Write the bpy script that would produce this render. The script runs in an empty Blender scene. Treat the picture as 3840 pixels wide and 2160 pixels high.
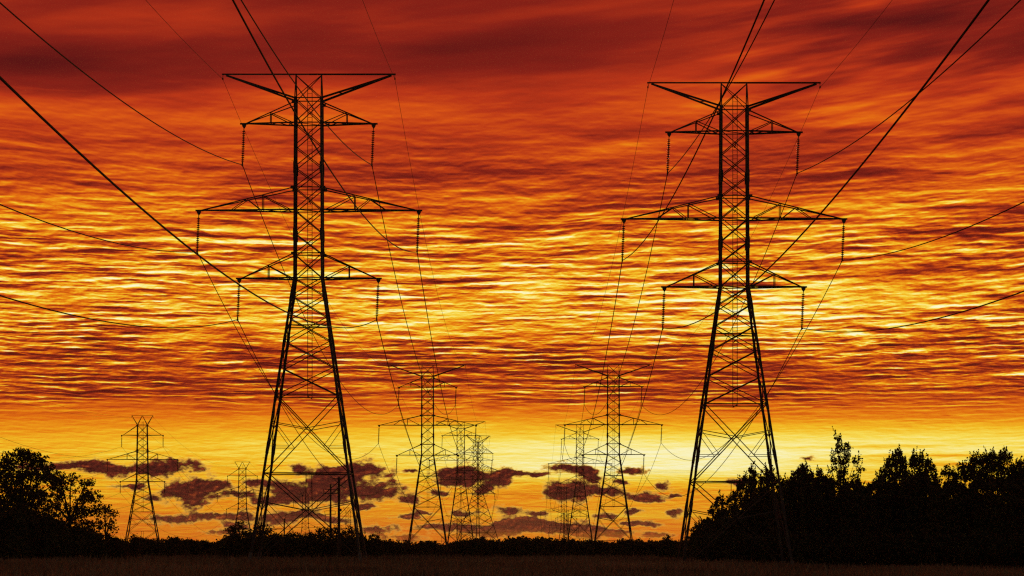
import bpy, bmesh, math, random
import numpy as np
from mathutils import Vector, Matrix

scene = bpy.context.scene
R = math.radians

# ------------------------------------------------------------------ camera
EYE = 2.2                       # eye height above the field, metres
FPX = 11700.0                   # focal length in pixels of a 3840 px wide frame
PX, PY = 1948.0, 2015.0         # where the line of sight meets that frame
cam_d = bpy.data.cameras.new('camera')
cam = bpy.data.objects.new('camera', cam_d)
scene.collection.objects.link(cam)
cam.location = (0, 0, EYE)
cam.rotation_euler = (R(90), 0, 0)
cam_d.sensor_width = 36
cam_d.lens = FPX / 3840 * 36
cam_d.shift_x = (1920 - PX) / 3840
cam_d.shift_y = (PY - 1080) / 3840
cam_d.clip_start = 0.5
cam_d.clip_end = 60000
scene.camera = cam

scene.view_settings.view_transform = 'Standard'
scene.view_settings.look = 'None'
scene.view_settings.exposure = 0
scene.view_settings.gamma = 1
scene.render.resolution_x, scene.render.resolution_y = 1024, 576
scene.cycles.filter_width = 1.25
scene.cycles.use_denoising = False

# ------------------------------------------------------------------ world: a sunset under a rippled cloud sheet
SUN_EL, SUN_AZ = R(1.6), R(2.6)          # the sun stands behind the low cloud, right of centre
world = bpy.data.worlds.new('World')
scene.world = world
world.use_nodes = True
NT = world.node_tree
NT.nodes.clear()


class S:
    """a shader value: arithmetic on it adds math nodes to the world's tree"""
    def __init__(s, sock): s.k = sock
    def __add__(s, o): return M('ADD', s, o)
    __radd__ = __add__
    def __mul__(s, o): return M('MULTIPLY', s, o)
    __rmul__ = __mul__
    def __sub__(s, o): return M('SUBTRACT', s, o)
    def __rsub__(s, o): return M('SUBTRACT', o, s)
    def __truediv__(s, o): return M('DIVIDE', s, o)
    def __rtruediv__(s, o): return M('DIVIDE', o, s)


def put(sock, v):
    if isinstance(v, S): NT.links.new(v.k, sock)
    else: sock.default_value = v

def M(op, a, b=None, c=None, clamp=False):
    n = NT.nodes.new('ShaderNodeMath'); n.operation = op; n.use_clamp = clamp
    for i, v in enumerate((a, b, c)):
        if v is not None: put(n.inputs[i], v)
    return S(n.outputs[0])

def step(v, a, b, lo=0.0, hi=1.0):
    n = NT.nodes.new('ShaderNodeMapRange'); n.interpolation_type = 'SMOOTHSTEP'
    for i, q in enumerate((v, a, b, lo, hi)): put(n.inputs[i], q)
    return S(n.outputs[0])

def noise(x, y, detail=3.0, rough=0.5, z=0.0, dist=0.0, lac=2.0):
    c = NT.nodes.new('ShaderNodeCombineXYZ')
    put(c.inputs[0], x); put(c.inputs[1], y); c.inputs[2].default_value = z
    n = NT.nodes.new('ShaderNodeTexNoise')
    NT.links.new(c.outputs[0], n.inputs['Vector'])
    n.inputs['Scale'].default_value = 1
    n.inputs['Detail'].default_value = detail
    n.inputs['Roughness'].default_value = rough
    n.inputs['Lacunarity'].default_value = lac
    n.inputs['Distortion'].default_value = dist
    return S(n.outputs['Fac']) - 0.5

def curve(v, pts, lo, hi):
    """piecewise smooth function of v through the points, as a float curve"""
    t = (v - lo) / (hi - lo)
    n = NT.nodes.new('ShaderNodeFloatCurve')
    cv = n.mapping.curves[0]
    q = [((a - lo) / (hi - lo), b) for a, b in pts]
    cv.points[0].location = q[0]; cv.points[1].location = q[-1]
    for p in q[1:-1]: cv.points.new(*p)
    n.mapping.update()
    put(n.inputs['Value'], t)
    return S(n.outputs[0])

def lin(c):
    return tuple((x / 255 / 12.92 if x / 255 < .04045 else ((x / 255 + .055) / 1.055) ** 2.4) for x in c) + (1,)

def ramp(v, stops):
    n = NT.nodes.new('ShaderNodeValToRGB')
    e = n.color_ramp.elements
    while len(e) < len(stops): e.new(0.5)
    for el, (p, c) in zip(e, stops): el.position = p; el.color = lin(c)
    put(n.inputs[0], v)
    return S(n.outputs[0])

def mix(f, a, b):
    n = NT.nodes.new('ShaderNodeMix'); n.data_type = 'RGBA'
    put(n.inputs[0], f); put(n.inputs[6], a); put(n.inputs[7], b)
    return S(n.outputs[2])

tc = NT.nodes.new('ShaderNodeTexCoord')
sp = NT.nodes.new('ShaderNodeSeparateXYZ')
NT.links.new(tc.outputs['Generated'], sp.inputs[0])
dx, dy, dz = (S(sp.outputs[i]) for i in range(3))
UNIT = 7849.0                                   # sky chart: this many units to a radian
flat = M('SQRT', dx * dx + dy * dy)
AX = M('ARCTAN2', dx, dy) * UNIT                # azimuth from straight ahead, + to the right
EY = M('DIVIDE', dz, flat) * UNIT               # height above the horizon
EY = M('MINIMUM', EY, 9000.0)

def blobs(lst, ax, ey):
    """sum of soft patches (azimuth, height, half width, half height, strength, slope)"""
    tot = None
    for (x, y, w, h, a, s) in lst:
        u = (ax - float(x)) * (1.0 / w)
        v = ((ey - float(y)) - (ax - float(x)) * s) * (1.0 / h) if s else (ey - float(y)) * (1.0 / h)
        g = M('POWER', 2.718, (u * u + v * v) * -1.0) * a
        tot = g if tot is None else tot + g
    return tot

def P(x, y):                                    # chart position of a picture position
    return x - 1307, 1352 - y

# slow bending of the cloud rows, and their crowding towards the horizon
warp = noise(AX * .0011, EY * .0022, 2, .5, 3.1)
warp2 = noise(AX * .006, EY * .012, 2, .5, 7.7)
tilt = AX * AX * .00002 + AX * .015                   # rows lift to the right, and at both sides a little
EW = EY - tilt * step(EY, 400, 1100) + warp * 64.0 * step(EY, 250, 1000, .10, 1.0) + warp2 * 10.0
rows = M('LOGARITHM', M('MAXIMUM', EW, 1.0) / 1352.0 + .22, 2.718)
across = AX / (EY + 500.0)

def n_rows(sx, sy, detail, rough, z, off=0.0):
    return noise(across * sx, (rows + off) * sy, detail, rough, z)

n_patch = noise(across * 2.0, rows * 6.0, 3, .5, 11.3)
n_mid = n_rows(6.5, 36.0, 4, .55, 1.7)
n_low = n_rows(6.5, 36.0, 4, .55, 1.7, .008)
n_fine = n_rows(20.0, 100.0, 4, .6, 5.2)
n_fineb = n_rows(20.0, 100.0, 4, .6, 5.2, .004)
n_scal = n_rows(30.0, 40.0, 4, .58, 21.0)
relief = (n_mid - n_low) * 1.3 + (n_fine - n_fineb) * 1.0      # lit undersides: the sun shines up from below the sheet

def ripple(freq, sx, sy, z):
    ph = rows * freq + n_rows(sx, sy, 2, .5, z) * 2.3 + n_scal * .42
    t = M('FRACT', ph)                          # dark flat back, bright thin scalloped edge below
    return curve(t, [(0, .95), (.10, .62), (.28, .22), (.55, .0), (.76, .08), (.88, .45), (.95, .85), (1, .95)], 0, 1)
def rim(sx, sy, z, k):
    """bright broken outline along the lower edges of cloudlets, dark body above it"""
    n = n_rows(sx, sy, 5, .58, z)
    t = n * k + .5
    return curve(t, [(0, .10), (.22, .0), (.40, .10), (.50, .95), (.56, .80), (.70, .42), (1, .30)], 0, 1)
wide = step(noise(across * 2.6, rows * 7.0, 2, .5, 83.0), -.14, .14)      # broad rolls in some banks, fine ripples in others
broad = ripple(38.0, 3.2, 12.0, 66.0) * .66 + rim(3.6, 42.0, 93.0, 2.3) * .44 + ripple(92.0, 7.0, 30.0, 71.0) * .16
fine = ripple(57.0, 4.0, 16.0, 61.0) * .62 + rim(3.6, 52.0, 91.0, 2.3) * .42 + ripple(92.0, 6.5, 30.0, 71.0) * .22
rip = wide * broad + (1.0 - wide) * fine - .50
n_on = step(noise(across * 3.0, rows * 9.0, 2, .5, 81.0), -.28, .12) * step(n_rows(9.0, 36.0, 2, .5, 86.0), -.24, .12, .42, 1.18)     # ripples fade in and out over the sheet

base = curve(EY, [(0, .60), (60, .655), (110, .70), (160, .75), (215, .78), (265, .74), (300, .63), (335, .53),
                  (380, .45), (440, .48), (500, .59), (560, .65), (640, .645), (700, .62), (760, .60), (830, .54),
                  (900, .45), (960, .44), (1030, .44), (1090, .40), (1150, .33), (1230, .25), (1300, .25), (1352, .27), (1800, .24), (2400, .20)], 0, 2400)
amp = curve(EY, [(0, .18), (100, .30), (190, .36), (260, .22), (310, .24), (360, .55), (430, .88), (560, 1.0), (700, .95), (800, .75),
                 (900, .55), (1000, .44), (1100, .30), (1200, .16), (1352, .12), (2400, .05)], 0, 2400)
ampr = curve(EY, [(0, .0), (150, .05), (285, .10), (325, .46), (375, .92), (470, 1.0), (620, .98), (720, .82), (820, .50), (920, .26), (1020, .07), (1352, 0), (2400, 0)], 0, 2400)
patches = [
    (*P(120, 170), 330, 64, -.17, -.03), (*P(1180, 110), 330, 36, -.15, .10), (*P(2480, 60), 260, 60, -.05, .1), (*P(1650, 60), 260, 40, .06, .08), (*P(1500, 235), 260, 26, -.07, .08), (*P(760, 60), 160, 60, -.06, 0),
    (*P(120, 300), 330, 40, .16, 0), (*P(850, 280), 300, 55, .12, .05), (*P(90, 450), 190, 22, -.12, 0),
    (*P(1150, 440), 260, 26, -.15, .03), (*P(1550, 375), 280, 34, .12, .05), (*P(2300, 120), 380, 120, .05, .1),
    (*P(2230, 60), 200, 26, -.12, .1), (*P(2160, 315), 150, 12, .14, .06), (*P(2080, 455), 150, 22, -.10, .05), (*P(2500, 600), 260, 60, -.10, 0),
    (*P(2450, 520), 200, 10, .10, .03), (*P(2260, 690), 330, 22, -.24, -.02), (*P(100, 640), 300, 40, -.06, 0), (*P(1450, 780), 800, 70, .07, 0), (*P(1950, 790), 500, 70, .04, 0),
    (*P(250, 880), 420, 26, -.08, 0), (*P(1950, 930), 800, 40, -.06, 0), (*P(1980, 1132), 800, 42, .24, 0), (*P(1650, 1176), 480, 36, .24, 0), (*P(1480, 1128), 420, 40, .13, 0), (*P(1500, 1186), 420, 24, .10, 0), (*P(900, 1130), 500, 34, .07, 0),
    (*P(2400, 1110), 350, 40, .07, 0), (*P(2120, 1126), 200, 4, -.15, 0), (*P(1800, 1124), 160, 3.5, -.12, 0), (*P(1720, 1156), 130, 4, -.12, 0), (*P(2050, 1160), 220, 4, -.13, 0), (*P(1380, 1142), 200, 5, -.10, 0), (*P(200, 1070), 500, 50, -.06, 0), (*P(1160, 1078), 110, 9, .12, .08), (*P(1500, 1296), 480, 12, .12, 0), (*P(560, 1200), 300, 40, .05, 0),
    (*P(1500, 1246), 300, 14, -.05, 0), (*P(2350, 1148), 230, 5, -.22, 0), (*P(2300, 1123), 160, 4, -.14, 0), (*P(2420, 1170), 200, 6, -.16, 0),
]
v = base + blobs(patches, AX + warp2 * 60.0, EW * .35 + EY * .65) + amp * (n_patch * .56 + n_mid * .36 + (n_fine * .12 + relief * .95) * step(EY, 1200, 760, .25, 1.0)) + rip * n_on * ampr
v = v + step(EY, 700, 1100, 0, 1.0) * (noise(AX * .0011, (EY - AX * .10) * .0085, 3, .5, 2.2) * .62 + step(AX, 150, 900, .10, 1.0) * noise(AX * .0026, (EY - AX * .17) * .024, 3, .55, 6.2) * .72)
v = (v - .56) * (step(EY, 300, 420, 1.0, 1.16) - step(EY, 850, 1050, 0, .12)) + .565
v = M('TANH', (v - .55) * (1 / .50)) * .50 + .55

gold = ramp(v, [(0, (52, 12, 12)), (.14, (92, 22, 16)), (.28, (138, 38, 20)), (.42, (190, 70, 18)), (.56, (224, 108, 16)), (.68, (238, 150, 22)),
                (.79, (246, 192, 38)), (.88, (251, 222, 84)), (.95, (254, 240, 150)), (1, (255, 250, 205))])
red = ramp(v, [(0, (58, 14, 18)), (.14, (86, 20, 20)), (.28, (134, 33, 23)), (.40, (184, 53, 24)), (.50, (214, 80, 22)), (.60, (230, 110, 20)),
               (.72, (243, 160, 28)), (.85, (250, 205, 55)), (1, (255, 240, 150))])
sky = mix(step(EY, 620, 1180), gold, red)

# low broken cumulus in front of the glow
low = [(80, 1180, 50, 12), (230, 1176, 34, 12), (590, 1250, 40, 10), (640, 1215, 22, 8), (455, 1240, 50, 16), (520, 1300, 46, 9), (590, 1322, 34, 8), (1110, 1240, 30, 9), (1020, 1300, 30, 8), (1165, 1290, 30, 8), (1360, 1196, 24, 8), (1360, 1290, 26, 7), (1520, 1300, 36, 8), (1560, 1212, 26, 8), (165, 1175, 42, 15), (292, 1180, 48, 20), (440, 1176, 72, 22), (500, 1228, 62, 26), (484, 1274, 40, 18), (430, 1310, 55, 12), (330, 1225, 40, 10),
       (748, 1178, 22, 15), (905, 1180, 78, 30), (380, 1182, 40, 14), (545, 1222, 30, 14), (1215, 1232, 26, 12), (1150, 1210, 40, 10), (1030, 1258, 26, 10), (1330, 1312, 60, 14), (1260, 1345, 50, 10), (1500, 1205, 24, 10), (1700, 1250, 20, 7), (1040, 1180, 18, 7), (770, 1300, 50, 12), (860, 1310, 40, 10), (390, 1255, 30, 10), (1575, 1320, 26, 6), (835, 1198, 60, 22), (730, 1232, 75, 26), (820, 1246, 90, 26), (955, 1240, 72, 24), (915, 1278, 26, 7), (670, 1262, 40, 12),
       (1190, 1192, 66, 27), (1130, 1188, 40, 14), (1300, 1190, 48, 9), (1250, 1212, 30, 14), (1286, 1283, 46, 12), (1340, 1332, 90, 12), (1380, 1316, 60, 9), (1300, 1318, 50, 8), (1440, 1334, 60, 9), (1200, 1330, 70, 14), (1090, 1325, 60, 10),
       (1425, 1176, 48, 15), (1480, 1188, 30, 14), (1450, 1238, 62, 26), (1410, 1236, 40, 16), (1530, 1238, 40, 12), (1625, 1253, 46, 15), (1672, 1220, 20, 15), (1590, 1182, 34, 10),
       (1555, 1344, 52, 9), (1628, 1322, 34, 9), (1700, 1295, 24, 11), (1650, 1350, 40, 7), (1600, 1292, 30, 8), (1850, 1216, 26, 14), (1480, 1340, 40, 18),
       (560, 1338, 60, 10), (610, 1300, 40, 12), (945, 1330, 42, 9), (1010, 1350, 60, 10), (1060, 1290, 26, 7), (700, 1305, 60, 16), (2030, 1155, 20, 7)]
lx = AX + noise(AX * .012, EY * .02, 3, .55, 4.4) * 62.0 + noise(AX * .05, EY * .07, 3, .6, 14.4) * 16.0
ly = EY + noise(AX * .012, EY * .02, 3, .55, 24.4) * 34.0 + noise(AX * .05, EY * .07, 3, .6, 34.4) * 12.0
fld = blobs([(*P(x, y), w * 1.10, h * 1.02, 1.0, 0) for x, y, w, h in low], lx, ly)
puff = noise(AX * .017, EY * .034, 5, .62, 44.0)
near = step(fld, .02, .30)
curl2 = noise(AX * .045 - .25, EY * .075 + .42, 4, .62, 48.0)
curl = noise(AX * .045, EY * .075, 4, .62, 48.0)
dens = step(fld + (puff * 2.3 + curl * 1.2) * near, .22, .66)
body = step(fld + puff * 2.0 + curl * 1.2, .34, .86)
pink = step(EY, 20, 60, 1.0, 0.0)
shade = puff * .7 + (curl - curl2) * 1.5 + .42 + step(EY, 0, 70, .12, 0.0)
cloudc = mix(body, S(ramp(v, [(0, (226, 122, 20)), (1, (255, 205, 80))]).k), S(ramp(shade, [(.12, (44, 12, 15)), (.40, (68, 20, 19)), (.60, (92, 30, 23)), (.78, (138, 56, 28)), (.95, (205, 108, 38))]).k))
sky = mix(dens * step(EY, 0, 25, .7, 1.0), sky, cloudc)

# the rest of the dome (above and behind): a clear dusk sky, out of sight of the glow
nish = NT.nodes.new('ShaderNodeTexSky'); nish.sky_type = 'NISHITA'
nish.sun_disc = False; nish.sun_elevation = SUN_EL; nish.sun_rotation = SUN_AZ
b1 = NT.nodes.new('ShaderNodeBackground'); b1.inputs[1].default_value = 1.0
NT.links.new(sky.k, b1.inputs[0])
b2 = NT.nodes.new('ShaderNodeBackground'); b2.inputs[1].default_value = .05
NT.links.new(nish.outputs[0], b2.inputs[0])
front = step(dy, -.7, .5)
ms = NT.nodes.new('ShaderNodeMixShader')
put(ms.inputs[0], front); NT.links.new(b2.outputs[0], ms.inputs[1]); NT.links.new(b1.outputs[0], ms.inputs[2])
wo = NT.nodes.new('ShaderNodeOutputWorld')
NT.links.new(ms.outputs[0], wo.inputs[0])
world.cycles.sampling_method = 'MANUAL'
world.cycles.sample_map_resolution = 1024

sun_d = bpy.data.lights.new('sun', 'SUN')
sun_d.energy = 0.25
sun_d.angle = R(4)
sun_d.color = (1.0, .55, .25)
sun = bpy.data.objects.new('sun', sun_d)
scene.collection.objects.link(sun)
sun.rotation_euler = Vector((-math.sin(SUN_AZ), -math.cos(SUN_AZ), -math.tan(SUN_EL))).to_track_quat('-Z', 'Y').to_euler()

# ------------------------------------------------------------------ helpers
rng = np.random.default_rng(7)
col = scene.collection

def mat(name, base, rough=.7, metal=0.0, spread=.35, scale=3.0, kind='Object'):
    m = bpy.data.materials.new(name); m.use_nodes = True
    nt = m.node_tree; b = nt.nodes['Principled BSDF']
    b.inputs['Roughness'].default_value = rough; b.inputs['Metallic'].default_value = metal
    b.inputs['Specular IOR Level'].default_value = .25
    t = nt.nodes.new('ShaderNodeTexCoord'); n = nt.nodes.new('ShaderNodeTexNoise')
    n.inputs['Scale'].default_value = scale; n.inputs['Detail'].default_value = 4
    nt.links.new(t.outputs[kind], n.inputs['Vector'])
    r = nt.nodes.new('ShaderNodeValToRGB')
    for e, k in zip(r.color_ramp.elements, (1 - spread, 1 + spread)):
        e.color = tuple(min(1, c * k) for c in base) + (1,)
    r.color_ramp.elements[0].position = .3; r.color_ramp.elements[1].position = .7
    nt.links.new(n.outputs['Fac'], r.inputs[0]); nt.links.new(r.outputs[0], b.inputs['Base Color'])
    return m

STEEL = mat('weathered_steel', (.12, .09, .075), .8, .15, .3, 1.5)
PAINT = mat('pale_footing', (.20, .18, .16), .9, 0, .3, 4)
GLASS = mat('brown_porcelain', (.09, .045, .03), .35, 0, .25, 8)
WIRE = mat('aluminium_cable', (.035, .033, .03), .85, 0, .2, .5)
WOOD = mat('tarred_wood', (.09, .065, .045), .9, 0, .4, 5)
BARK = mat('bark', (.06, .045, .035), .95, 0, .4, 6)
LEAF = mat('dark_foliage', (.075, .07, .03), .8, 0, .55, .9)
LEAF2 = mat('autumn_foliage', (.10, .07, .03), .8, 0, .5, .9)
STRAW = mat('dry_grass', (.34, .22, .125), .9, 0, .6, .07)
SOIL = mat('field_soil', (.10, .07, .045), .95, 0, .5, .12)


class MB:
    """collects pieces of one mesh"""
    def __init__(s): s.v = []; s.f = []
    def add(s, vs, fs):
        o = len(s.v); s.v += [tuple(p) for p in vs]; s.f += [tuple(i + o for i in f) for f in fs]
    @staticmethod
    def frame(d, ref=None):
        d = d.normalized()
        r = ref if ref is not None else Vector((0, 0, 1))
        if abs(d.dot(r)) > .95: r = Vector((0, 1, 0))
        u = d.cross(r).normalized()
        return u, d.cross(u).normalized()
    def angle(s, p, q, w, ref=None):              # a rolled steel L section from p to q
        p, q = Vector(p), Vector(q)
        u, k = s.frame(q - p, ref)
        t = max(.014, w * .13); c = w * .36
        prof = [(0, 0), (w, 0), (w, t), (t, t), (t, w), (0, w)]
        vs = [e + u * (a - c) + k * (b - c) for e in (p, q) for a, b in prof]
        s.add(vs, [(i, (i + 1) % 6, (i + 1) % 6 + 6, i + 6) for i in range(6)] + [(5, 4, 3, 2, 1, 0), (6, 7, 8, 9, 10, 11)])
    def box(s, c, size):
        x, y, z = (k / 2 for k in size); c = Vector(c)
        vs = [c + Vector((a * x, b * y, e * z)) for a in (-1, 1) for b in (-1, 1) for e in (-1, 1)]
        s.add(vs, [(0, 1, 3, 2), (4, 6, 7, 5), (0, 4, 5, 1), (2, 3, 7, 6), (0, 2, 6, 4), (1, 5, 7, 3)])
    def tube(s, pts, rad, n=6, cap=True):         # a round bar along points
        pts = [Vector(p) for p in pts]
        rad = rad if hasattr(rad, '__len__') else [rad] * len(pts)
        vs = []; fs = []
        for i, p in enumerate(pts):
            u, k = s.frame(pts[min(i + 1, len(pts) - 1)] - pts[max(i - 1, 0)])
            vs += [p + (u * math.cos(a * math.tau / n) + k * math.sin(a * math.tau / n)) * rad[i] for a in range(n)]
        for i in range(len(pts) - 1):
            fs += [(i * n + a, i * n + (a + 1) % n, (i + 1) * n + (a + 1) % n, (i + 1) * n + a) for a in range(n)]
        if cap: fs += [tuple(range(n))[::-1], tuple(range((len(pts) - 1) * n, len(pts) * n))]
        s.add(vs, fs)
    def build(s, name, m, parent=None):
        me = bpy.data.meshes.new(name); me.from_pydata(s.v, [], s.f); me.materials.append(m)
        o = bpy.data.objects.new(name, me); col.objects.link(o)
        if parent: o.parent = parent
        return o


def tag(o, label, cat, group=None):
    o['label'] = label; o['category'] = cat
    if group: o['group'] = group
    return o

def thing(name, label, cat, loc=(0, 0, 0), rz=0, group=None):
    o = bpy.data.objects.new(name, None); col.objects.link(o)
    o.empty_display_size = .5
    o.location = loc; o.rotation_euler = (0, 0, rz)
    return tag(o, label, cat, group)

def dup(root, loc, rz, label, group=None):
    r = root.copy(); col.objects.link(r); r.location = loc; r.rotation_euler = (0, 0, rz); r['label'] = label
    if group: r['group'] = group
    for ch in root.children:
        c = ch.copy(); col.objects.link(c); c.parent = r
        for g in ch.children:
            d = g.copy(); col.objects.link(d); d.parent = c
    return r

def at(px, py, d):                                # surveyed bearing -> place at range d
    return (px - PX) * d / FPX, d, EYE + (PY - py) * d / FPX

# ------------------------------------------------------------------ ground: one sheet, level field then a long fall beyond the hedge
PROF = [(-400, 0), (285, 0), (330, -.5), (430, -4), (545, -5.4), (845, -4.7), (1150, -13), (1480, -22), (1800, -26), (3000, -32), (40000, -40)]
PADS = []                                         # (x, y, height) of tower bases
def ground0(x, y):
    return np.interp(y, [p[0] for p in PROF], [p[1] for p in PROF]) - .022 * np.clip(x - 4, 0, 60) * np.clip(y / 200, 0, 1)
def ground(x, y):
    z = ground0(x, y)
    for a, b, h in PADS:
        z = z + (h - ground0(a, b)) * np.exp(-(((x - a) / 30) ** 2 + ((y - b) / 60) ** 2))
    return z

LINE_L = [(-16.2, 240, .05), (-16.05, 545, -5.5), (-15.9, 845, -4.2), (-15.3, 1150, -6.0), (-29.0, 1500, -25.0)]
LINE_R = [(16.5, 240, -.6), (16.4, 545, -5.4), (16.4, 845, -5.1), (16.4, 1150, -15.4), (21.7, 1450, -22.8)]
LINE_B = []
for px, d, top in ((534, 697, 1558.3), (909, 971, 1731.4), (1145, 1210, 1836.6), (1306, 1480, 1903), (1416, 1800, 1981)):
    x, y, z = at(px, top, d); LINE_B.append((x, y, z - 30.9))
PADS = [p for p in LINE_L + LINE_R + LINE_B if p[1] > 300]

ys = np.concatenate([np.arange(-400, 100, 50), np.arange(100, 330, 5), np.arange(330, 2000, 30), np.geomspace(2000, 9000, 18)])
u = np.linspace(-1, 1, 97)
gx = np.sign(u) * (np.abs(u) * 90 + np.abs(u) ** 6 * 8000)
X, Y = np.meshgrid(gx, ys)
Z = ground(X, Y) + np.where(Y < 330, np.sin(X * .8 + Y * .31) * .03 + np.sin(X * .23 - Y * .17) * .04, 0)
ny, nx = X.shape
me = bpy.data.meshes.new('ground')
me.from_pydata(np.stack([X, Y, Z], -1).reshape(-1, 3).tolist(), [],
               [(j * nx + i, j * nx + i + 1, (j + 1) * nx + i + 1, (j + 1) * nx + i) for j in range(ny - 1) for i in range(nx - 1)])
me.materials.append(SOIL)
go = bpy.data.objects.new('ground', me); col.objects.link(go); go['kind'] = 'structure'

# ------------------------------------------------------------------ lattice pylons
def lerp(a, b, t): return tuple(p + (q - p) * t for p, q in zip(a, b))

def string(root, x, z, drop, tilt, ndisc=17, rd=.135):
    """suspension insulator under an arm tip at (x, 0, z)"""
    m = MB(); top, bot = z - .52, z - drop + .22
    pts = lambda k: (x + tilt * (z - k) / drop, 0, k)
    m.tube([pts(z - .30), pts(bot)], .03, 6)
    for i in range(ndisc):
        k = top - (top - bot) * (i + .5) / ndisc
        cx = pts(k)[0]
        m.tube([(cx, 0, k + .045), (cx, 0, k + .02), (cx, 0, k - .022), (cx, 0, k - .04)], [.045, rd * .72, rd, rd * .5], 10)
    s = m.build('insulator_string', GLASS, root)
    h = MB()
    for yy in (-.05, .05):
        h.add([(x - .19, yy - .012, z - .02), (x + .19, yy - .012, z - .02), (x + .13, yy - .012, z - .22), (x + .03, yy - .012, z - .36), (x - .03, yy - .012, z - .36), (x - .13, yy - .012, z - .22),
               (x - .19, yy + .012, z - .02), (x + .19, yy + .012, z - .02), (x + .13, yy + .012, z - .22), (x + .03, yy + .012, z - .36), (x - .03, yy + .012, z - .36), (x - .13, yy + .012, z - .22)],
              [(0, 1, 2, 3, 4, 5), (11, 10, 9, 8, 7, 6)] + [(i, i + 6, (i + 1) % 6 + 6, (i + 1) % 6) for i in range(6)])
    h.build('hanger_plate', STEEL, s)
    c = MB(); bx = x + tilt
    c.box((bx, 0, z - drop + .14), (.10, .12, .16))
    c.tube([(bx, -.34, z - drop + .02), (bx, -.12, z - drop), (bx, .12, z - drop), (bx, .34, z - drop + .02)], [.03, .07, .07, .03], 6)
    c.tube([(bx, -.5, z - drop - .10), (bx, 0, z - drop + .02), (bx, .5, z - drop - .10)], [.055, .02, .055], 6)
    c.build('suspension_clamp', STEEL, s)

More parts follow.
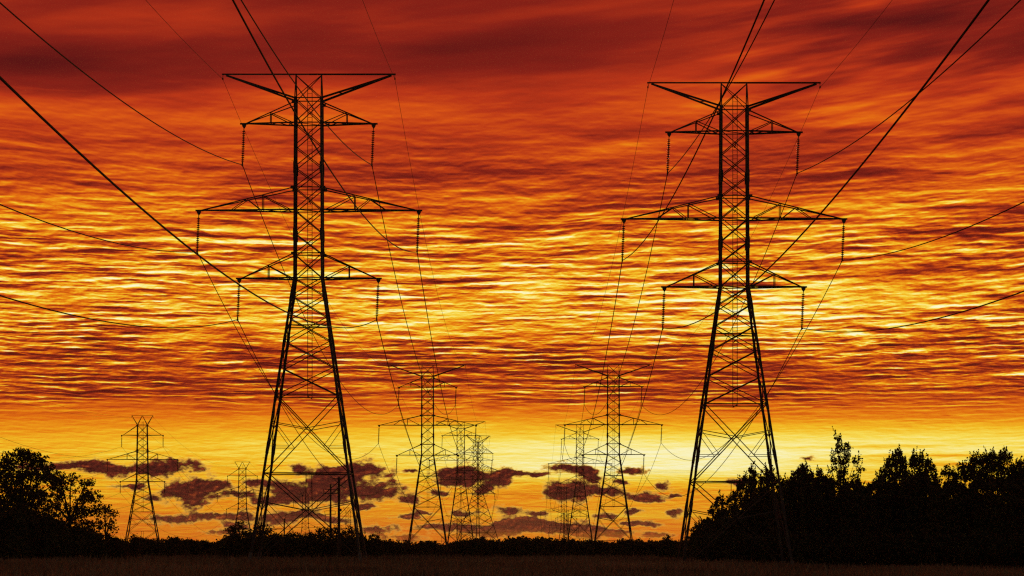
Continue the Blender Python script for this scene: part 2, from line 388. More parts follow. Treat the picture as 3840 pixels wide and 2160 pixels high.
def make_pylon(name, label, cfg, loc, rz, group):
    root = thing(name, label, 'pylon', loc, rz, group)
    hwx = lambda z: np.interp(z, *zip(*cfg['hw']))
    zj = cfg['joint']                                            # where the peak meets the body
    hwy = lambda z: hwx(z) if z <= zj + .01 else hwx(zj) * (cfg['ztop'] - z) / (cfg['ztop'] - zj) + .05
    C = lambda sx, sy, z: (sx * float(hwx(z)), sy * float(hwy(z)), z)
    k = cfg['w']
    zt = cfg['ztop']
    wide = cfg['waist']
    for sx in (-1, 1):
        for sy in (-1, 1):
            m = MB(); ref = Vector((sx, 0, 0))
            m.angle(C(sx, sy, cfg.get('zfoot', .9)), C(sx, sy, wide), .21 * k, ref)
            m.angle(C(sx, sy, wide), C(sx, sy, zj), .17 * k, ref)
            if cfg['peak'] == 'bar': m.angle(C(sx, sy, zj), C(sx, sy, zt), .10 * k, ref)
            for z0 in cfg['splice']:                             # bolted splice plates
                m.angle(C(sx, sy, z0 - .45), C(sx, sy, z0 + .45), .26 * k, ref)
            if sx < 0 and sy < 0:
                for i in range(int(zt / 1.9)):                   # step bolts on one leg
                    p = Vector(C(sx, sy, 2.5 + i * 1.9)) if 2.5 + i * 1.9 < zj else None
                    if p: m.tube([p, p + Vector((-.24, 0, 0))], .012, 4)
            leg = m.build('leg', STEEL, root)
            f = MB(); a, b = Vector(C(sx, sy, -.5)), Vector(C(sx, sy, 1.0))
            f.tube([a, lerp(a, b, .35), b], [.24, .17, .15], 10)
            f.build('footing', PAINT, leg)
    # body bracing on the four faces
    m = MB(); d = .078 * k
    def face(fn):
        for s in (-1, 1):
            fn(lambda h, z, s=s: C(h, s, z)); fn(lambda h, z, s=s: C(s, h, z))
    def brace(F):
        for a, b in zip(cfg['levels'][:-1], cfg['levels'][1:]):
            for h in (-1, 1): m.angle(F(h, a), F(-h, b), d)
        for z in cfg['rings']: m.angle(F(-1, z), F(1, z), d * 1.1)
        for (zt_, zb, zn, zs) in cfg['bays']:                    # big X bays of the splayed foot
            wt, wb = float(hwx(zt_)), float(hwx(zb)); t = wt / (wt + wb); zc = zt_ + (zb - zt_) * t
            cen = lerp(F(-1, zt_), F(1, zb), t)
            for h in (-1, 1):
                m.angle(F(h, zt_), F(-h, zb), d * 1.05)
                m.angle(F(h, zn), cen, d * .8)
                q = lerp(F(-h, zt_), F(h, zb), (zt_ - zs) / (zt_ - zb))
                m.angle(F(h, zs), q, d * .6); m.angle(F(h, zn), q, d * .6)
    face(brace)
    if cfg['bays']:
        zb0 = cfg['bays'][-1][0]; wt, wb = float(hwx(zb0)), float(hwx(cfg['bays'][-1][1])); t = wt / (wt + wb)
        for s in (-1, 1):
            zc = zb0 + (cfg['bays'][-1][1] - zb0) * t
            m.angle((0, s * float(hwy(zb0)), zb0), lerp(C(-1, s, zb0), C(1, s, cfg['bays'][-1][1]), t), d * .8)
    if cfg['peak'] == 'bar':
        for s in (-1, 1):
            for h in (-1, 1): m.angle(C(h, s, zj), C(-h, s, zt - .08), d * .8)
    for z in cfg['rings'][::2]: m.angle(C(-1, -1, z), C(1, 1, z), d * .7)
    m.build('body_bracing', STEEL, root)
    # crossarms
    for (zl, zu, half, xi, posts, drop) in cfg['arms']:
        for s in (-1, 1):
            m = MB(); tip = (s * half, 0, zl); te = (s * (half - .35), 0, zl + .03)
            for f in (-1, 1):
                lo, up = C(s, f, zl), C(s, f, zu)
                m.angle(lo, te, .135 * k); m.angle(up, te, .095 * k)
                for (xp, kind) in posts:
                    t = (xp - float(hwx(zu))) / (half - .35 - float(hwx(zu)))
                    pu = lerp(up, te, t); pl = lerp(lo, te, t)
                    if kind == 'post':
                        m.angle(pu, pl, .075 * k); m.angle(pu, lerp(lo, te, .04), .075 * k)
                    else:
                        m.angle(pu, lerp(lo, te, t + .17), .065 * k); m.angle(pu, lerp(lo, te, t - .15), .065 * k)
                m.box(lerp(up, te, .02), (.34 * k, .05, .26 * k))
            n = 6
            for i in range(n):
                a, b = lerp(C(s, -1, zl), te, i / n), lerp(C(s, 1, zl), te, (i + 1) / n)
                if i % 2: a, b = lerp(C(s, 1, zl), te, i / n), lerp(C(s, -1, zl), te, (i + 1) / n)
                m.angle(a, b, .07 * k)
            m.box((s * (half - .22), 0, zl), (.62, .20, .13 * k))
            m.build('crossarm', STEEL, root)
            if drop: string(root, s * xi, zl, drop, cfg['tilt'], cfg['discs'])
    # peak with earth wires
    for s in (-1, 1):
        m = MB(); tipx = cfg['tip']; tip = (s * tipx, 0, zt)
        if cfg['peak'] == 'bar':
            m.angle((0, 0, zt), (s * (tipx + .08), 0, zt), .135 * k)
            for f in (-1, 1):
                m.angle(C(s, f, zj), (s * (tipx - .25), 0, zt - .08), .17 * k)
                m.angle(lerp(C(s, f, zj), tip, .05), lerp(C(s, f, zj), tip, .62), .13 * k)
            for i in range(1, 4):
                m.angle(lerp(C(s, -1, zj), tip, i * .2), lerp(C(s, 1, zj), tip, i * .2 + .1), .07 * k)
        else:                                                    # W shaped peak
            m.angle((s * .05, 0, zt), (s * tipx, 0, zt), .08 * k)
            for f in (-1, 1):
                m.angle(C(s, f, zj), (s * (tipx - .1), 0, zt - .04), .10 * k)
                m.angle(C(s, f, zj), (s * .04, 0, zt - .04), .10 * k)
        m.build('peak_arm', STEEL, root)
        c = MB(); c.tube([(s * tipx, 0, zt - .03), (s * (tipx + .02), 0, zt - .30)], .022, 5)
        c.box((s * (tipx + .02), 0, zt - .36), (.09, .34, .13)); c.build('earth_wire_clamp', STEEL, root)
    # ladder up the middle
    m = MB(); z0, z1 = cfg['ladder']
    for x in (-.09, .25): m.box((x, 0, (z0 + z1) / 2), (.045, .05, z1 - z0))
    for i in range(int((z1 - z0) / .31)): m.box((.08, 0, z0 + .15 + i * .31), (.34, .028, .028))
    for z in np.arange(z0, z1, 5.0):
        w = float(hwy(z)); m.box((.08, 0, z), (.06, 2 * w, .05))
    m.build('ladder', STEEL, root)
    return root

CFG_A = dict(hw=[(-1, 4.39), (0, 4.25), (22.06, 1.075), (35.85, 1.02), (37.78, .99)], ztop=37.78, joint=35.85, waist=22.06, w=.88, peak='bar', tip=6.6,
             levels=[13.0, 15.16, 17.17, 19.02, 20.68, 22.06, 23.9, 25.52, 27.29, 29.0, 30.56, 32.19, 33.96, 35.85],
             rings=[7.06, 13.0, 22.06, 23.95, 27.29, 29.0, 33.96, 35.85, 18.4], bays=[(13.0, 7.06, 10.98, 9.1), (7.06, .5, 4.9, 2.8)],
             splice=[5.0, 9.0, 13.0, 17.17, 20.68, 25.4, 30.5], tilt=-.13, discs=17,
             arms=[(33.96, 35.55, 5.2, 4.98, [(2.93, 'post')], 3.15), (27.29, 29.0, 8.63, 8.46, [(3.53, 'post'), (4.72, 'vee')], 3.15),
                   (22.06, 23.95, 5.52, 5.35, [(3.1, 'post')], 3.15)], ladder=(12.9, 36.8))
ATT_A = [(-5.11, 30.8), (4.85, 30.8), (-8.59, 24.1), (8.33, 24.1), (-5.48, 18.9), (5.22, 18.9), (-6.62, 37.4), (6.62, 37.4)]
CFG_H = dict(CFG_A, hw=[(-1, 7.3), (0, 7.0), (24.0, 1.35), (40.0, 1.3), (42.8, 1.25)], ztop=45.7, joint=43.2, waist=24.0, w=1.3, tip=5.9,
             levels=[12.5, 15.5, 18.2, 20.6, 22.5, 24.0, 26.0, 28.0, 30.3, 32.5, 35.0, 37.2, 39.3, 41.3, 43.2],
             rings=[6.5, 12.5, 24.0, 27.6, 32.2, 39.0, 43.2, 9.8], bays=[(12.5, 6.5, 10.0, 8.6), (6.5, .5, 4.6, 2.6)], splice=[9, 15.5, 24, 32],
             arms=[(39.3, 42.0, 7.4, 7.2, [(3.6, 'post')], 2.3), (32.7, 35.2, 10.8, 10.6, [(4.0, 'post'), (6.0, 'vee')], 2.3), (24.4, 27.5, 8.4, 8.2, [(4.0, 'post')], 2.3)],
             ladder=(12.4, 43.0), discs=12, tilt=0.0)
ATT_H = [(-7.2, 37.0), (7.2, 37.0), (-10.6, 30.4), (10.6, 30.4), (-8.2, 22.1), (8.2, 22.1), (-5.9, 45.3), (5.9, 45.3)]
CFG_B = dict(hw=[(-1, 4.3), (0, 4.1), (16.2, 1.31), (28.8, 1.09), (31, 1.0)], ztop=30.9, joint=28.8, waist=16.2, w=1.0, peak='W', tip=2.4,
             levels=[9.4, 11.6, 13.4, 15.0, 16.2, 17.9, 19.5, 21.1, 23.0, 24.8, 26.5, 28.8],
             rings=[5.1, 9.4, 16.2, 17.9, 21.1, 23.0, 26.5, 28.8], bays=[(9.4, 5.1, 8.0, 6.6), (5.1, .4, 3.5, 2.1)], splice=[5, 11.6, 16.2, 23],
             arms=[(26.5, 28.7, 4.64, 4.6, [], 2.55), (21.1, 23.0, 7.9, 7.79, [(3.4, 'post')], 2.6), (16.2, 17.9, 5.0, 4.92, [], 2.55)],
             ladder=(9.4, 29.6), discs=15, tilt=0.0)
ATT_B = [(-4.6, 23.95), (4.6, 23.95), (-7.79, 18.5), (7.79, 18.5), (-4.92, 13.65), (4.92, 13.65), (-2.42, 30.5), (2.42, 30.5)]

GA = 'tall steel pylons of the two main power lines'
where_l = ['tall black lattice pylon standing nearest on the left, three pairs of arms',
           'second pylon of the left-hand line, midway back, left of the paired towers',
           'third pylon of the left-hand line, just left of the wide-footed angle tower',
           'stout wide-footed angle tower turned edge-on, behind the third left-hand pylon',
           'tiny far pylon low behind the feet of the third left-hand pylon']
where_r = ['tall black lattice pylon nearest on the right, one foot among the dark trees',
           'second pylon of the right-hand line, midway back, nearest the centre gap',
           'third pylon of the right-hand line, partly behind the second one',
           'fourth pylon of the right-hand line, its arms crossing the dark cloud',
           'farthest small pylon of the right-hand line, low behind the fourth one']
pylA = make_pylon('pylon', where_l[0], CFG_A, LINE_L[0], 0, GA)
for p, l in list(zip(LINE_L, where_l))[1:]:
    if l.startswith('stout'): make_pylon('angle_pylon', l, CFG_H, p, R(41), GA)
    else: dup(pylA, p, R(10) if 'tiny' in l else 0, l)
for p, l in zip(LINE_R, where_r): dup(pylA, p, R(-14) if 'farthest' in l else 0, l)
GB = 'slender pylons of the smaller line on the left'
where_b = ['slender pylon with a W-shaped top standing right of the big left-hand tree', 'second slender W-topped pylon, left of the feet of the nearest left pylon',
           'third slender W-topped pylon, seen between the feet of the nearest left pylon', 'fourth slender pylon, just right of the thick wooden pole, mostly hidden',
           'smallest W-topped pylon, low in the gap right of the nearest left pylon']
pylB = make_pylon('slender_pylon', where_b[0], CFG_B, LINE_B[0], R(3), GB)
for p, l in list(zip(LINE_B, where_b))[1:]: dup(pylB, p, R(3), l)

# ------------------------------------------------------------------ cables
def hang(a, b, sag, n):
    a, b = Vector(a), Vector(b)
    return [a.lerp(b, t) - Vector((0, 0, 4 * sag * t * (1 - t))) for t in (i / n for i in range(n + 1))]

def cable(name, label, cat, group, pts, r):
    m = MB(); m.tube(pts, r, 6)
    return tag(m.build(name, WIRE), label, cat, group)

def ends(p, rz, att):
    c, s = math.cos(rz), math.sin(rz)
    return [(p[0] + x * c, p[1] + x * s, p[2] + z) for x, z in att]

pos = ['upper left', 'upper right', 'long middle left', 'long middle right', 'lower left', 'lower right']
for line, side, rz_last in ((LINE_L, 'left', R(10)), (LINE_R, 'right', R(-14))):
    st = [ends((line[0][0], -62, .05), 0, ATT_A)]
    if side == 'right':
        st[0] = [(x, y, z - .65 + up) for (x, y, z), up in zip(st[0], (7.2, 4.2, 7.0, 3.8, 6.6, 3.0, 14.0, 6.8))]
    for i, p in enumerate(line):
        if side == 'left' and i == 3: st.append(ends(p, R(41), ATT_H))
        else: st.append(ends(p, rz_last if i == 4 else 0, ATT_A))
    for j in range(8):
        earth = j > 5
        pts = []
        for i in range(len(st) - 1):
            sag = (7.2, 8.0, 8.0, 8.2, 9.0)[i] * (.62 if earth else 1)
            seg = hang(st[i][j], st[i + 1][j], sag, (70, 50, 30, 24, 20)[i])
            pts += seg if not pts else seg[1:]
        if earth:
            cable('earth_wire', 'thin earth wire on the %s tip of the near %s pylon' % ('left' if j == 6 else 'right', side), 'cable',
                  'power cables strung between the pylons', pts, .014)
        else:
            cable('conductor', 'black conductor clamped under the %s arm of the near %s pylon' % (pos[j], side), 'cable',
                  'power cables strung between the pylons', pts, .032)
dirb = Vector(LINE_B[1]) - Vector(LINE_B[0])
st = [ends((LINE_B[0][0] - 8.0 - dirb.x * .9, LINE_B[0][1] - 300, 2.0), R(3), ATT_B)] + [ends(p, R(3), ATT_B) for p in LINE_B]
for j in range(8):
    pts = []
    for i in range(len(st) - 1):
        seg = hang(st[i][j], st[i + 1][j], (7, 8, 7, 8, 9)[i] * (.6 if j > 5 else 1), 26)
        pts += seg if not pts else seg[1:]
    cable('earth_wire' if j > 5 else 'conductor',
          ('faint thin cable from the %s end of the W top of the slender pylons' % ('left' if j == 6 else 'right')) if j > 5 else
          'faint thin cable under the %s arms of the slender pylons' % pos[j], 'cable', 'cables strung along the slender pylons', pts, .013 if j > 5 else .022)

# wooden poles and the thin lines that cross behind
def pole(name, label, px, ytop, d, r, arm, group=None):
    x, y, zt = at(px, ytop, d); z0 = float(ground(x, y))
    root = thing(name, label, 'pole', (x, y, z0), 0, group)
    h = zt - z0
    m = MB(); m.tube([(0, 0, -.4), (0, 0, h * .5), (0, 0, h)], [r * 1.15, r, r * .8], 10); m.build('pole_shaft', WOOD, root)
    if arm == 'frame':
        m = MB(); w = 1.0
        m.box((0, .12, h - 1.35), (2 * w, .09, .11)); m.box((0, .12, h - .75), (2 * w * .8, .07, .08)); m.build('crossarm', WOOD, root)
        for xx in (-.95, 0.02, .9):
            c = MB(); c.tube([(xx, .12, h - 1.35), (xx, .12, h - .75)], .03, 6)
            for k in range(4): c.tube([(xx, .12, h - 1.2 + k * .11), (xx, .12, h - 1.16 + k * .11)], [.085, .05], 8)
            c.build('insulator', GLASS, root)
    elif arm == 'top':
        m = MB(); m.tube([(-.75, 0, h - .02), (-.3, 0, h - .12), (.25, 0, h - .10)], [.02, .05, .04], 6); m.build('top_bracket', STEEL, root)
        c = MB(); c.tube([(0, 0, h), (0, 0, h + .08)], [.05, .04], 8); c.build('insulator', GLASS, root)
        b = MB(); b.box((.16, 0, h * .62), (.14, .12, .22)); b.build('switch_box', STEEL, root)
    return root
pole('wooden_pole', 'thick dark wooden pole in front of the right foot of the near left pylon', 1271, 1790, 262, .115, 'top')
pole('wooden_pole', 'wooden pole with a framed crossarm, just left of the thick wooden pole', 1240, 1815, 430, .13, 'frame', 'far wooden poles with framed crossarms')
pole('wooden_pole', 'lower wooden pole with framed crossarm, under the first framed one', 1238, 1900, 560, .14, 'frame', 'far wooden poles with framed crossarms')
pole('wooden_pole', 'short bare wooden stub pole among bushes between the near left pylon feet', 1066, 1944, 300, .075, '')
for (ya, yb, d) in ((1748, 1764, 620), (1756, 1770, 620), (1776, 1790, 620), (1782, 1797, 620), (1826, 1833, 640), (1834, 1841, 640), (1846, 1838, 660)):
    a, b = at(-300, ya + 8, d), at(2640, yb, d + 60)
    cable('crossing_wire', 'very thin level wire running across the picture behind the near left pylon', 'cable', 'thin wires crossing behind the pylons', hang(a, b, .9, 40), .010)

# ------------------------------------------------------------------ trees and bushes
def quads(P, A, B):
    v = np.stack([P - A, P + B * .5, P + A, P - B * .5], 1).reshape(-1, 3)
    n = len(P)
    me = bpy.data.meshes.new('crown')
    me.vertices.add(n * 4); me.loops.add(n * 4); me.polygons.add(n)
    me.vertices.foreach_set('co', v.astype(np.float32).ravel())
    me.loops.foreach_set('vertex_index', np.arange(n * 4, dtype=np.int32))
    me.polygons.foreach_set('loop_start', np.arange(0, n * 4, 4, dtype=np.int32))
    me.update(calc_edges=True)
    return me

def unit(n, g):
    d = g.normal(size=(n, 3)); return d / np.linalg.norm(d, axis=1)[:, None]

def crown(lobes, dens, per, leaf, g, shoots=0.0, tuft=.34):
    """leaf tufts spread through ellipsoid lobes (x, y, z, rx, ry, rz); returns leaf mesh and tuft centres"""
    C = []
    for (x, y, z, rx, ry, rz) in lobes:
        n = max(6, int(dens * (rx * ry * rz) ** (2 / 3)))
        p = unit(n, g) * (g.random((n, 1)) ** .42) * (.84 + .22 * g.random((n, 1)))
        C.append(p * (rx, ry, rz) + (x, y, z))
    C = np.concatenate(C); C = C[C[:, 2] > .12]
    k = g.integers(int(per * .5), int(per * 1.5), len(C))
    idx = np.repeat(np.arange(len(C)), k)
    rad = (tuft * (.55 + .8 * g.random(len(C))))[idx]
    Pn = C[idx] + unit(len(idx), g) * (g.random((len(idx), 1)) ** .5) * rad[:, None] * (1, 1, .8)
    if shoots > 0:                                  # upright leafy shoots out of the top of the crown
        top = C[g.random(len(C)) < shoots]
        m = 14; L = .30 + .50 * g.random(len(top))
        t = np.tile(np.linspace(0, 1, m), len(top)); id2 = np.repeat(np.arange(len(top)), m)
        lean = g.normal(size=(len(top), 3)) * .22; lean[:, 2] = 1
        Sh = top[id2] + lean[id2] * (t * L[id2])[:, None] + g.normal(size=(len(t), 3)) * (.075 * (1.15 - t))[:, None]
        Pn = np.concatenate([Pn, Sh])
    n = len(Pn)
    a = unit(n, g); b = np.cross(a, unit(n, g)); b /= np.linalg.norm(b, axis=1)[:, None] + 1e-6
    s = leaf * (.6 + .8 * g.random((n, 1)))
    return quads(Pn, a * s * .62, b * s * .95), C

def plant(name, label, cat, loc, lobes, seed, dens=70, per=18, leaf=.15, shoots=0.0, trunk=.14, group=None, m=LEAF, tuft=.34, twigs=60):
    g = np.random.default_rng(seed)
    root = thing(name, label, cat, loc, 0, group)
    me, C = crown(lobes, dens, per, leaf, g, shoots, tuft); me.materials.append(m)
    o = bpy.data.objects.new('crown', me); col.objects.link(o); o.parent = root
    b = MB()
    top = max(lobes, key=lambda q: q[2]); H = top[2]
    base = Vector((lobes[0][0] * .3, 0, -.3))
    mid = Vector((top[0] * .45, top[1] * .5, H * .5)); end = Vector((top[0], top[1], H + top[5] * .5))
    b.tube([base, mid, end], [trunk, trunk * .7, .02], 7)
    for l in lobes:
        c = Vector(l[:3]); s = mid.lerp(base, .45) if c.z < H * .6 else mid
        b.tube([s, s.lerp(c, .5) + Vector((0, 0, .15)), c], [trunk * .55, trunk * .36, trunk * .16], 5)
    for i in g.choice(len(C), min(twigs, len(C)), replace=False):
        p = Vector(C[i]); c = Vector(min(lobes, key=lambda q: (q[0] - p.x) ** 2 + (q[1] - p.y) ** 2 + (q[2] - p.z) ** 2)[:3])
        b.tube([c, c.lerp(p, .5) + Vector((0, 0, -.06)), p + (p - c) * .10], [.03, .02, .007], 4, False)
    b.build('trunk', BARK, root)
    return root

def lobed(x, top, half, d, g, kind='round', y0=None):
    """lobes filling an outline: bearing of the centre, height of the top (chart px), half width (px)"""
    X0, Y0, zt = at(x * 1.4907, top * 1.4907, d); z0 = float(ground(X0, Y0)); H = zt - z0; w = half * 1.4907 * d / FPX
    lb = []
    if kind == 'round':
        lb.append((0, 0, H - w * .62, w * .62, w * .62, w * .62))
        for i in range(7):
            a = g.random() * math.tau; r = .35 + .25 * g.random()
            zz = H * (.30 + .48 * g.random())
            lb.append((math.cos(a) * w * .58, math.sin(a) * w * .5, zz, w * r, w * r, w * r * .9))
        lb.append((0, 0, H * .35, w * .85, w * .7, H * .34)); lb.append((-w * .45, 0, H * .5, w * .4, w * .4, H * .2)); lb.append((w * .45, 0, H * .5, w * .4, w * .4, H * .2))
    elif kind == 'low':
        n = 6
        for i in range(n):
            a = g.random() * math.tau; q = g.random()
            lb.append((math.cos(a) * w * .6 * q, math.sin(a) * w * .6 * q, H * (.35 + .35 * g.random()), w * .55, w * .5, H * .30))
        lb.append((g.normal() * w * .15, 0, H * .72, w * .45, w * .45, H * .27))
    elif kind == 'hedge':
        for i in range(7):
            q = (2 * (i + .5) / 7 - 1); t = .80 + .20 * g.random() - .16 * abs(q) ** 2
            r = w * (.24 + .12 * g.random())
            lb.append((q * w * .95, g.normal() * w * .2, H * t - r * .8, r, r, r * .8))
            lb.append((q * w * .9, g.normal() * w * .25, H * t * .5, w * .34, w * .4, H * t * .48))
    elif kind == 'cone':
        for t, r, n in ((.92, .20, 1), (.82, .34, 2), (.70, .46, 3), (.56, .56, 4), (.40, .60, 4), (.22, .60, 4)):
            for j in range(n):
                q = w * min(1, (1 - t) * 1.5) * .62
                lb.append(((2 * (j + .5) / n - 1) * q + g.normal() * .12, g.normal() * w * .3, H * t + g.normal() * .1, w * r * .85, w * r * .8, max(.45, w * r * .75)))
    return (X0, Y0, z0), lb, H, w

g0 = np.random.default_rng(21)
def tree(label, x, top, half, d, kind='round', name='tree', cat='tree', group=None, **kw):
    seed = int(x * 7 + top)
    loc, lb, H, w = lobed(x, top, half, d, np.random.default_rng(seed), kind)
    return plant(name, label, cat, loc, lb, seed, group=group, **kw)

# left clump
GL = 'trees at the left edge of the field'
s_ = 1.4907 * 252 / FPX
def hand(label, x, d, lobes, seed, name='tree', cat='tree', group=None, **kw):
    """lobes given as picture offsets (x, y, rx, rz) around the stem; depth spread follows the width"""
    k = 1.4907 * d / FPX
    X0, Y0, _ = at(x * 1.4907, 2015, d); z0 = float(ground(X0, Y0)); g = np.random.default_rng(seed)
    lb = [((a - x) * k, g.normal() * rx * k * .35, EYE + (1352 - b) * k - z0, rx * k, rx * k * .9, rz * k) for a, b, rx, rz in lobes]
    return plant(name, label, cat, (X0, Y0, z0), lb, seed, group=group, **kw)

hand('large round-crowned tree cut by the left edge, tallest of its clump', 52, 252,
     [(58, 1150, 34, 28), (15, 1165, 30, 26), (95, 1160, 30, 24), (-10, 1200, 40, 40), (50, 1205, 50, 36), (110, 1195, 38, 26), (20, 1250, 50, 34), (80, 1245, 52, 32), (140, 1215, 20, 20),
      (0, 1300, 50, 40), (60, 1300, 60, 40), (-30, 1165, 30, 30)], 11, group=GL, dens=62, per=17, leaf=.15, trunk=.2)
hand('lower ragged tree with sky showing through, right of the big left-edge tree', 195, 250,
     [(178, 1208, 24, 20), (150, 1205, 24, 22), (215, 1218, 24, 18), (150, 1240, 34, 26), (205, 1250, 34, 24), (232, 1250, 26, 22), (125, 1262, 36, 30), (130, 1300, 40, 30), (190, 1285, 45, 26), (240, 1285, 28, 20), (170, 1320, 40, 30), (215, 1330, 45, 26)],
     12, group=GL, dens=66, per=13, leaf=.13, trunk=.16, m=LEAF2, tuft=.26)
hand('small thin-leaved tree at the right end of the left clump', 268, 247,
     [(262, 1282, 20, 18), (283, 1292, 16, 18), (255, 1315, 24, 20), (278, 1325, 22, 20), (265, 1350, 30, 18)], 13, group=GL, dens=42, per=12, leaf=.13, trunk=.10, m=LEAF2)
for i, (x, t, h) in enumerate(((-30, 1250, 70), (0, 1310, 55), (45, 1262, 60), (105, 1290, 55), (150, 1305, 46), (195, 1322, 44), (238, 1332, 40), (288, 1350, 30), (60, 1330, 60), (150, 1336, 55))):
    tree('dense dark bush at the foot of the left-hand clump of trees', x, t, h, 246 + (i % 2) * 2, 'low', 'bush', 'bush', 'bushes under the left-hand trees', dens=130, per=16, leaf=.16, twigs=20)
# bare shrub
def bare(label, x, d, h, seed):
    g = np.random.default_rng(seed); X0, Y0, _ = at(x * 1.4907, 2015, d); z0 = float(ground(X0, Y0))
    m = MB()
    for i in range(15):
        a = g.random() * math.tau; L = h * (.55 + .45 * g.random()); e = .25 + .35 * g.random()
        p0 = Vector((g.normal() * .18, g.normal() * .15, -.1)); p2 = Vector((math.cos(a) * L * e, math.sin(a) * L * e, L)); p1 = p0.lerp(p2, .5) + Vector((0, 0, L * .1))
        m.tube([p0, p1, p2], [.022, .014, .005], 4)
        for q in range(4):
            s = p1.lerp(p2, q / 4); m.tube([s, s + Vector((g.normal() * .3, g.normal() * .2, .25 + .3 * g.random()))], [.009, .004], 4)
    o = m.build('bare_shrub', BARK); o.location = (X0, Y0, z0)
    return tag(o, label, 'shrub')
bare('leafless twiggy shrub between the left tree clump and the slender pylon', 312, 248, 2.6, 31)
bare('thin bare sapling sticking up left of the spiky twin-topped tree', 2183, 256, 5.6, 33)
tree('small round bush right of the leafless shrub', 338, 1342, 17, 262, 'low', 'bush', 'bush', dens=80, per=14, leaf=.12, twigs=30)

# bushes between the feet of the near left pylon
GC = 'bushes between the feet of the near left pylon'
for x, t, h, l in ((602, 1306, 30, 'taller leafy bush at the left foot of the near left pylon'), (652, 1308, 30, 'leafy bush just right of the left foot of the near left pylon'),
                   (700, 1338, 28, 'low bush left of middle between the feet of the near left pylon'), (745, 1336, 27, 'low bush in the middle between the feet of the near left pylon'),
                   (790, 1326, 26, 'mid-sized bush right of middle between the near left pylon feet'), (832, 1312, 30, 'leafy bush just left of the thick wooden pole'),
                   (878, 1322, 27, 'leafy bush right of the thick wooden pole'), (910, 1328, 22, 'thin see-through bush outside the right foot of the near left pylon')):
    tree(l, x, t, h * 1.15, 272, 'hedge' if x < 900 else 'low', 'bush', 'bush', GC, dens=62 if x < 900 else 45, per=14, leaf=.12, twigs=50, m=LEAF2 if x > 860 else LEAF)

for i, x in enumerate((585, 640, 688, 735, 782, 835, 880, 925)):
    tree('low dense bush at the foot of the taller bushes under the near left pylon', x, 1338 + (i * 7) % 12, 36, 268 + i % 3, 'hedge', 'bush', 'bush', 'low bushes under the near left pylon', dens=100, per=14, leaf=.12, twigs=20, tuft=.22)
for i, (x, t, h) in enumerate(((430, 1352, 30), (470, 1348, 26), (520, 1356, 30), (1075, 1356, 22), (1190, 1354, 26), (1245, 1358, 24), (1300, 1352, 34), (1420, 1350, 36), (1505, 1354, 34), (1600, 1352, 30), (1682, 1342, 20), (990, 1362, 22))):
    tree('bush standing a little higher than the hedge along the far edge of the field', x, t, h, 305 + i % 4, 'hedge', 'bush', 'bush', 'taller bushes in the far hedge', dens=80, per=13, leaf=.13, twigs=20, tuft=.24)
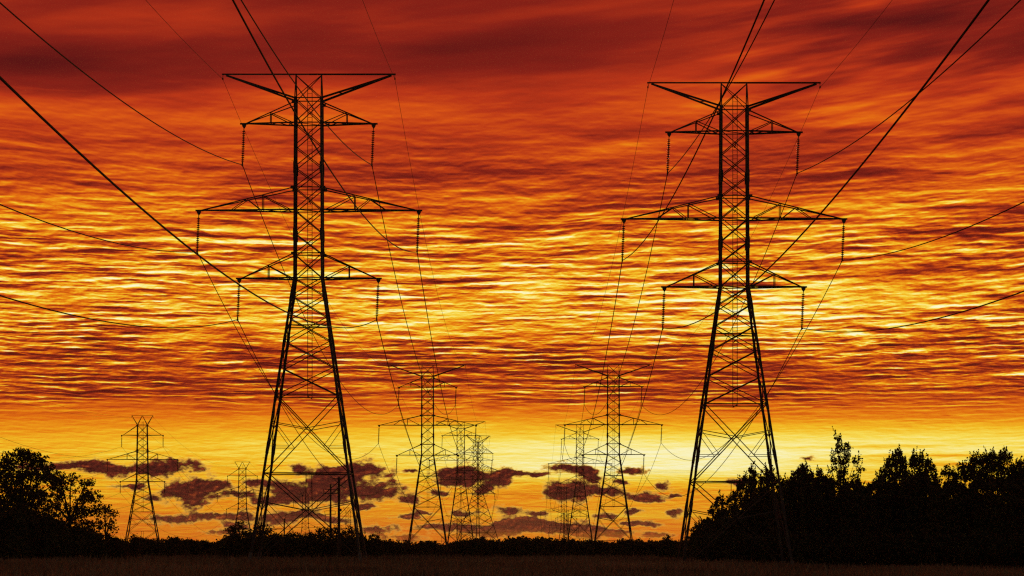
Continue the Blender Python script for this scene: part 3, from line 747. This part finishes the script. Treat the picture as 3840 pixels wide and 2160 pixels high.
# right-hand belt
GR = 'trees of the dark belt on the right'
for x, t, h, kind, sh, l in (
        (1748, 1330, 18, 'low', 0, 'lowest bush at the left tip of the right-hand belt'),
        (2184, 1222, 30, 'low', .2, 'low bush in the gap right of the tall airy tree'),
        (2585, 1168, 42, 'round', .3, 'tree cut by the right edge of the picture')):
    tree(l, x, t, h, 262 + (x % 5), kind, 'bush' if kind == 'low' else 'tree', 'bush' if kind == 'low' else 'tree', GR, dens=95, per=17, leaf=.145, shoots=sh * .6)
QA = lambda lst: [(1945.4 + .2778 * a, 1046.5 + .2778 * b, .2778 * c, .2778 * e) for a, b, c, e in lst]
QB = lambda lst: [(1643.5 + .2407 * a, 1100.2 + .2407 * b, .2407 * c, .2407 * e) for a, b, c, e in lst]
for x, d, sh, lb, l in (
        (2017, 264, .25, QA([(280, 480, 60, 45), (230, 520, 60, 45), (190, 570, 45, 35), (320, 560, 50, 45), (270, 610, 100, 40), (260, 680, 120, 50)]), 'rounded dark tree left of the tall airy one'),
        (2060, 262, .25, QA([(410, 525, 45, 40), (440, 570, 40, 40), (380, 580, 50, 40), (410, 640, 80, 50)]), 'small rounded tree close beside the tall airy one on its left'),
        (2126, 266, .35, QA([(575, 195, 34, 34), (600, 205, 36, 36), (615, 265, 58, 46), (680, 275, 28, 36), (590, 335, 45, 42), (660, 335, 48, 48), (560, 420, 56, 44), (640, 410, 58, 48), (740, 410, 52, 48), (530, 500, 46, 48),
                             (640, 500, 66, 48), (770, 500, 44, 56), (600, 580, 88, 48), (740, 590, 78, 48), (660, 680, 110, 60)]), 'tall airy leaning tree standing above the right-hand belt'),
        (2252, 263, .7, QA([(1130, 345, 32, 40), (1100, 390, 66, 48), (1160, 410, 52, 56), (1060, 450, 66, 48), (1150, 490, 68, 58), (1010, 510, 56, 46), (1080, 560, 88, 58), (980, 580, 50, 50), (1200, 530, 50, 56), (1200, 610, 70, 60), (1060, 660, 110, 60)]),
         'spiky pointed tree, left one of the twin-topped pair on the right'),
        (2316, 261, .7, QA([(1270, 385, 38, 40), (1330, 405, 56, 44), (1290, 455, 72, 56), (1400, 435, 42, 44), (1430, 490, 48, 56), (1370, 525, 86, 56), (1460, 570, 44, 48), (1280, 570, 68, 58), (1370, 650, 110, 60)]),
         'spiky tree, right one of the twin-topped pair on the right'),
        (2392, 262, .7, QA([(1540, 505, 28, 36), (1590, 525, 48, 48), (1660, 545, 50, 48), (1620, 605, 78, 58), (1710, 485, 46, 44), (1745, 560, 56, 56), (1640, 680, 110, 60)]), 'lower shoot-topped tree left of the big right-edge tree'),
        (2500, 264, .6, QA([(1800, 405, 46, 40), (1860, 425, 68, 58), (1780, 485, 86, 58), (1940, 395, 78, 52), (2050, 375, 78, 48), (2120, 395, 48, 44), (2000, 465, 146, 68), (2180, 475, 68, 58), (2240, 445, 48, 44),
                            (1850, 545, 118, 58), (2150, 545, 128, 58), (2260, 560, 90, 70), (1980, 620, 200, 80), (2200, 640, 150, 80)]), 'broad domed tree near the right edge, largest of the belt'),
        (1888, 262, .8, QB([(1010, 375, 32, 40), (1050, 395, 42, 42), (960, 445, 46, 44), (1040, 465, 66, 56), (920, 515, 56, 52), (1010, 555, 88, 58), (880, 595, 56, 48), (980, 680, 120, 80)]),
         'pointed tree with upright shoots at the right leg of the near right pylon'),
        (1932, 259, .8, QB([(1180, 388, 36, 44), (1220, 405, 46, 48), (1120, 465, 46, 48), (1200, 485, 76, 58), (1150, 565, 88, 58), (1270, 475, 46, 48), (1190, 660, 120, 80)]),
         'second pointed shoot-topped tree, over the right leg of the near right pylon'),
        (1972, 261, .7, QB([(1350, 475, 36, 40), (1390, 505, 28, 34), (1320, 525, 56, 48), (1380, 600, 90, 70)]), 'short spiky tree just right of the near right pylon'),
        (1820, 259, .15, QB([(690, 645, 42, 38), (750, 685, 66, 52), (650, 705, 56, 46), (800, 635, 46, 42), (850, 655, 56, 56), (620, 775, 56, 46), (720, 785, 88, 58), (700, 870, 110, 70)]),
         'rounded small tree on the sloping left end of the right-hand belt'),
        (1775, 258, .1, QB([(530, 885, 42, 34), (580, 905, 56, 44), (470, 925, 48, 38), (420, 975, 46, 44), (520, 990, 100, 60), (400, 1040, 44, 44)]), 'bushy small tree at the low left end of the right-hand belt')):
    hand(l, x, d, lb, int(x), group=GR, dens=62 if x == 2126 else 96, per=12, leaf=.125, shoots=sh, trunk=.10, tuft=.2, twigs=110)
for i, x in enumerate(range(1800, 2640, 44)):
    tree('dense dark bush in the front of the right-hand belt of trees', x, (1174 + (i * 37) % 44) if x > 1960 else 1300 - (x - 1790) * .56, 50, 257 + (i * 5) % 4, 'hedge', 'bush', 'bush', 'bushes along the foot of the right-hand belt',
         dens=120, per=16, leaf=.15, twigs=25, shoots=.12, tuft=.26)
for i, (x, t, h) in enumerate(((2090, 1206, 24), (2160, 1198, 22), (2205, 1218, 26), (2285, 1196, 26), (2355, 1190, 24), (2420, 1188, 24), (2450, 1196, 26), (2215, 1200, 14), (2375, 1206, 22), (2580, 1186, 28))):
    tree('leafy sapling filling a gap between the taller trees of the right-hand belt', x, t, h, 259 + i % 3, 'low', 'sapling', 'tree', 'saplings between the right-hand trees', dens=105, per=12, leaf=.125, shoots=.5, tuft=.22)
for i, x in enumerate(range(1770, 2640, 46)):
    tree('low dark bush at the field edge under the right-hand belt of trees', x, 1330 + (i * 23) % 18, 40, 253 + (i * 3) % 3, 'low', 'bush', 'bush', 'low bushes at the field edge under the right-hand belt',
         dens=170, per=16, leaf=.16, twigs=10)

# hedge along the far edge of the field: copies of five bushes
GH = 'low bushes of the hedge along the far edge of the field'
LH = 'low dark bush in the hedge along the far edge of the field'
protos = []
hr = random.Random(5)
xs = [x for x in np.arange(298, 1735, 24)]
for i, x in enumerate(xs):
    x = x + hr.uniform(-8, 8); d = hr.uniform(296, 318)
    X0, Y0, _ = at(x * 1.4907, 2015, d)
    if len(protos) < 6:
        g = np.random.default_rng(100 + i); lb = []
        for q in range(6): lb.append((g.normal() * .5, g.normal() * .4, .5 + .8 * g.random(), .75, .6, .5))
        lb.append((0, 0, .5, 1.1, .8, .5))
        protos.append(plant('bush', LH, 'bush', (X0, Y0, float(ground(X0, Y0))), lb, 100 + i, dens=150, per=13, leaf=.13, group=GH, twigs=40, m=LEAF2 if i % 3 == 0 else LEAF)); o = protos[-1]
    else:
        o = dup(protos[i % 6], (X0, Y0, float(ground(X0, Y0))), hr.uniform(0, 6.28), LH, GH)
    h = 1.0 + .25 * math.sin(x * .021) + hr.uniform(-.22, .20) + (.10 if x > 1180 else 0)
    o.scale = (hr.uniform(.95, 1.35), 1, h)
for x, h in ((360, 1.4), (440, 1.35), (470, 1.2), (1075, 1.15), (1686, 1.5), (1700, 1.25), (1395, 1.25), (1480, 1.2)):
    X0, Y0, _ = at(x * 1.4907, 2015, 300)
    o = dup(protos[int(x) % 6], (X0, Y0, float(ground(X0, Y0))), x, LH, GH); o.scale = (.9, .9, h)

# far wood beyond the hedge: one mass
g = np.random.default_rng(77)
lb = []
for x in np.arange(-120, 2760, 13):
    d = g.uniform(430, 620); X0, Y0, zt = at(x * 1.4907, (1358 + g.normal() * 2.5 + (0 if x > 1150 else 3) + 3.5 * math.sin(x * .013) + 2 * math.sin(x * .041)) * 1.4907, d); z0 = float(ground(X0, Y0))
    hh = max(2.0, zt - z0)
    lb.append((X0, Y0, z0 + hh * .5, 2.2 + g.random(), 1.8, hh * .5)); lb.append((X0 + g.normal() * .5, Y0, z0 + hh * .8, 1.3, 1.2, hh * .2))
me, _ = crown(lb, 46, 9, .3, g, 0, .5); me.materials.append(LEAF); me.name = 'far_wood'
o = bpy.data.objects.new('far_wood', me); col.objects.link(o); o['kind'] = 'stuff'

# ------------------------------------------------------------------ dry grass standing in the field
g = np.random.default_rng(3)
N = 120000
gy = 286 - (286 - 118) * g.random(N) ** 1.15; gxx = (g.random(N) * 2 - 1) * (gy * .185 + 7)
gz = ground(gxx, gy)
h = .38 + .34 * g.random(N) ** 1.5 + .16 * np.sin(gxx * .31 + gy * .05) * np.sin(gy * .13 - gxx * .07) + .10 * np.sin(gxx * .9) * np.sin(gy * .4) + (g.random(N) > .985) * .35
a = np.zeros((N, 3)); b = np.zeros((N, 3))
a[:, 0] = g.normal(size=N) * .16; a[:, 1] = g.normal(size=N) * .16; a[:, 2] = h * .5
th = g.random(N) * math.pi
b[:, 0] = np.cos(th) * .09; b[:, 1] = np.sin(th) * .09
me = quads(np.stack([gxx, gy, gz + h * .5], 1), a, b); me.name = 'dry_grass'; me.materials.append(STRAW)
o = bpy.data.objects.new('dry_grass', me); col.objects.link(o); o['kind'] = 'stuff'

# ------------------------------------------------------------------ evening haze over the whole plain
m = bpy.data.materials.new('evening_haze'); m.use_nodes = True
nt = m.node_tree; nt.nodes.clear()
pv = nt.nodes.new('ShaderNodeVolumePrincipled'); mo = nt.nodes.new('ShaderNodeOutputMaterial')
pv.inputs['Color'].default_value = (.98, .80, .60, 1); pv.inputs['Density'].default_value = .00003; pv.inputs['Anisotropy'].default_value = .6
nt.links.new(pv.outputs[0], mo.inputs['Volume'])
b = MB(); b.box((0, 4420, 8), (17000, 9800, 104)); o = b.build('haze', m); o['kind'] = 'stuff'
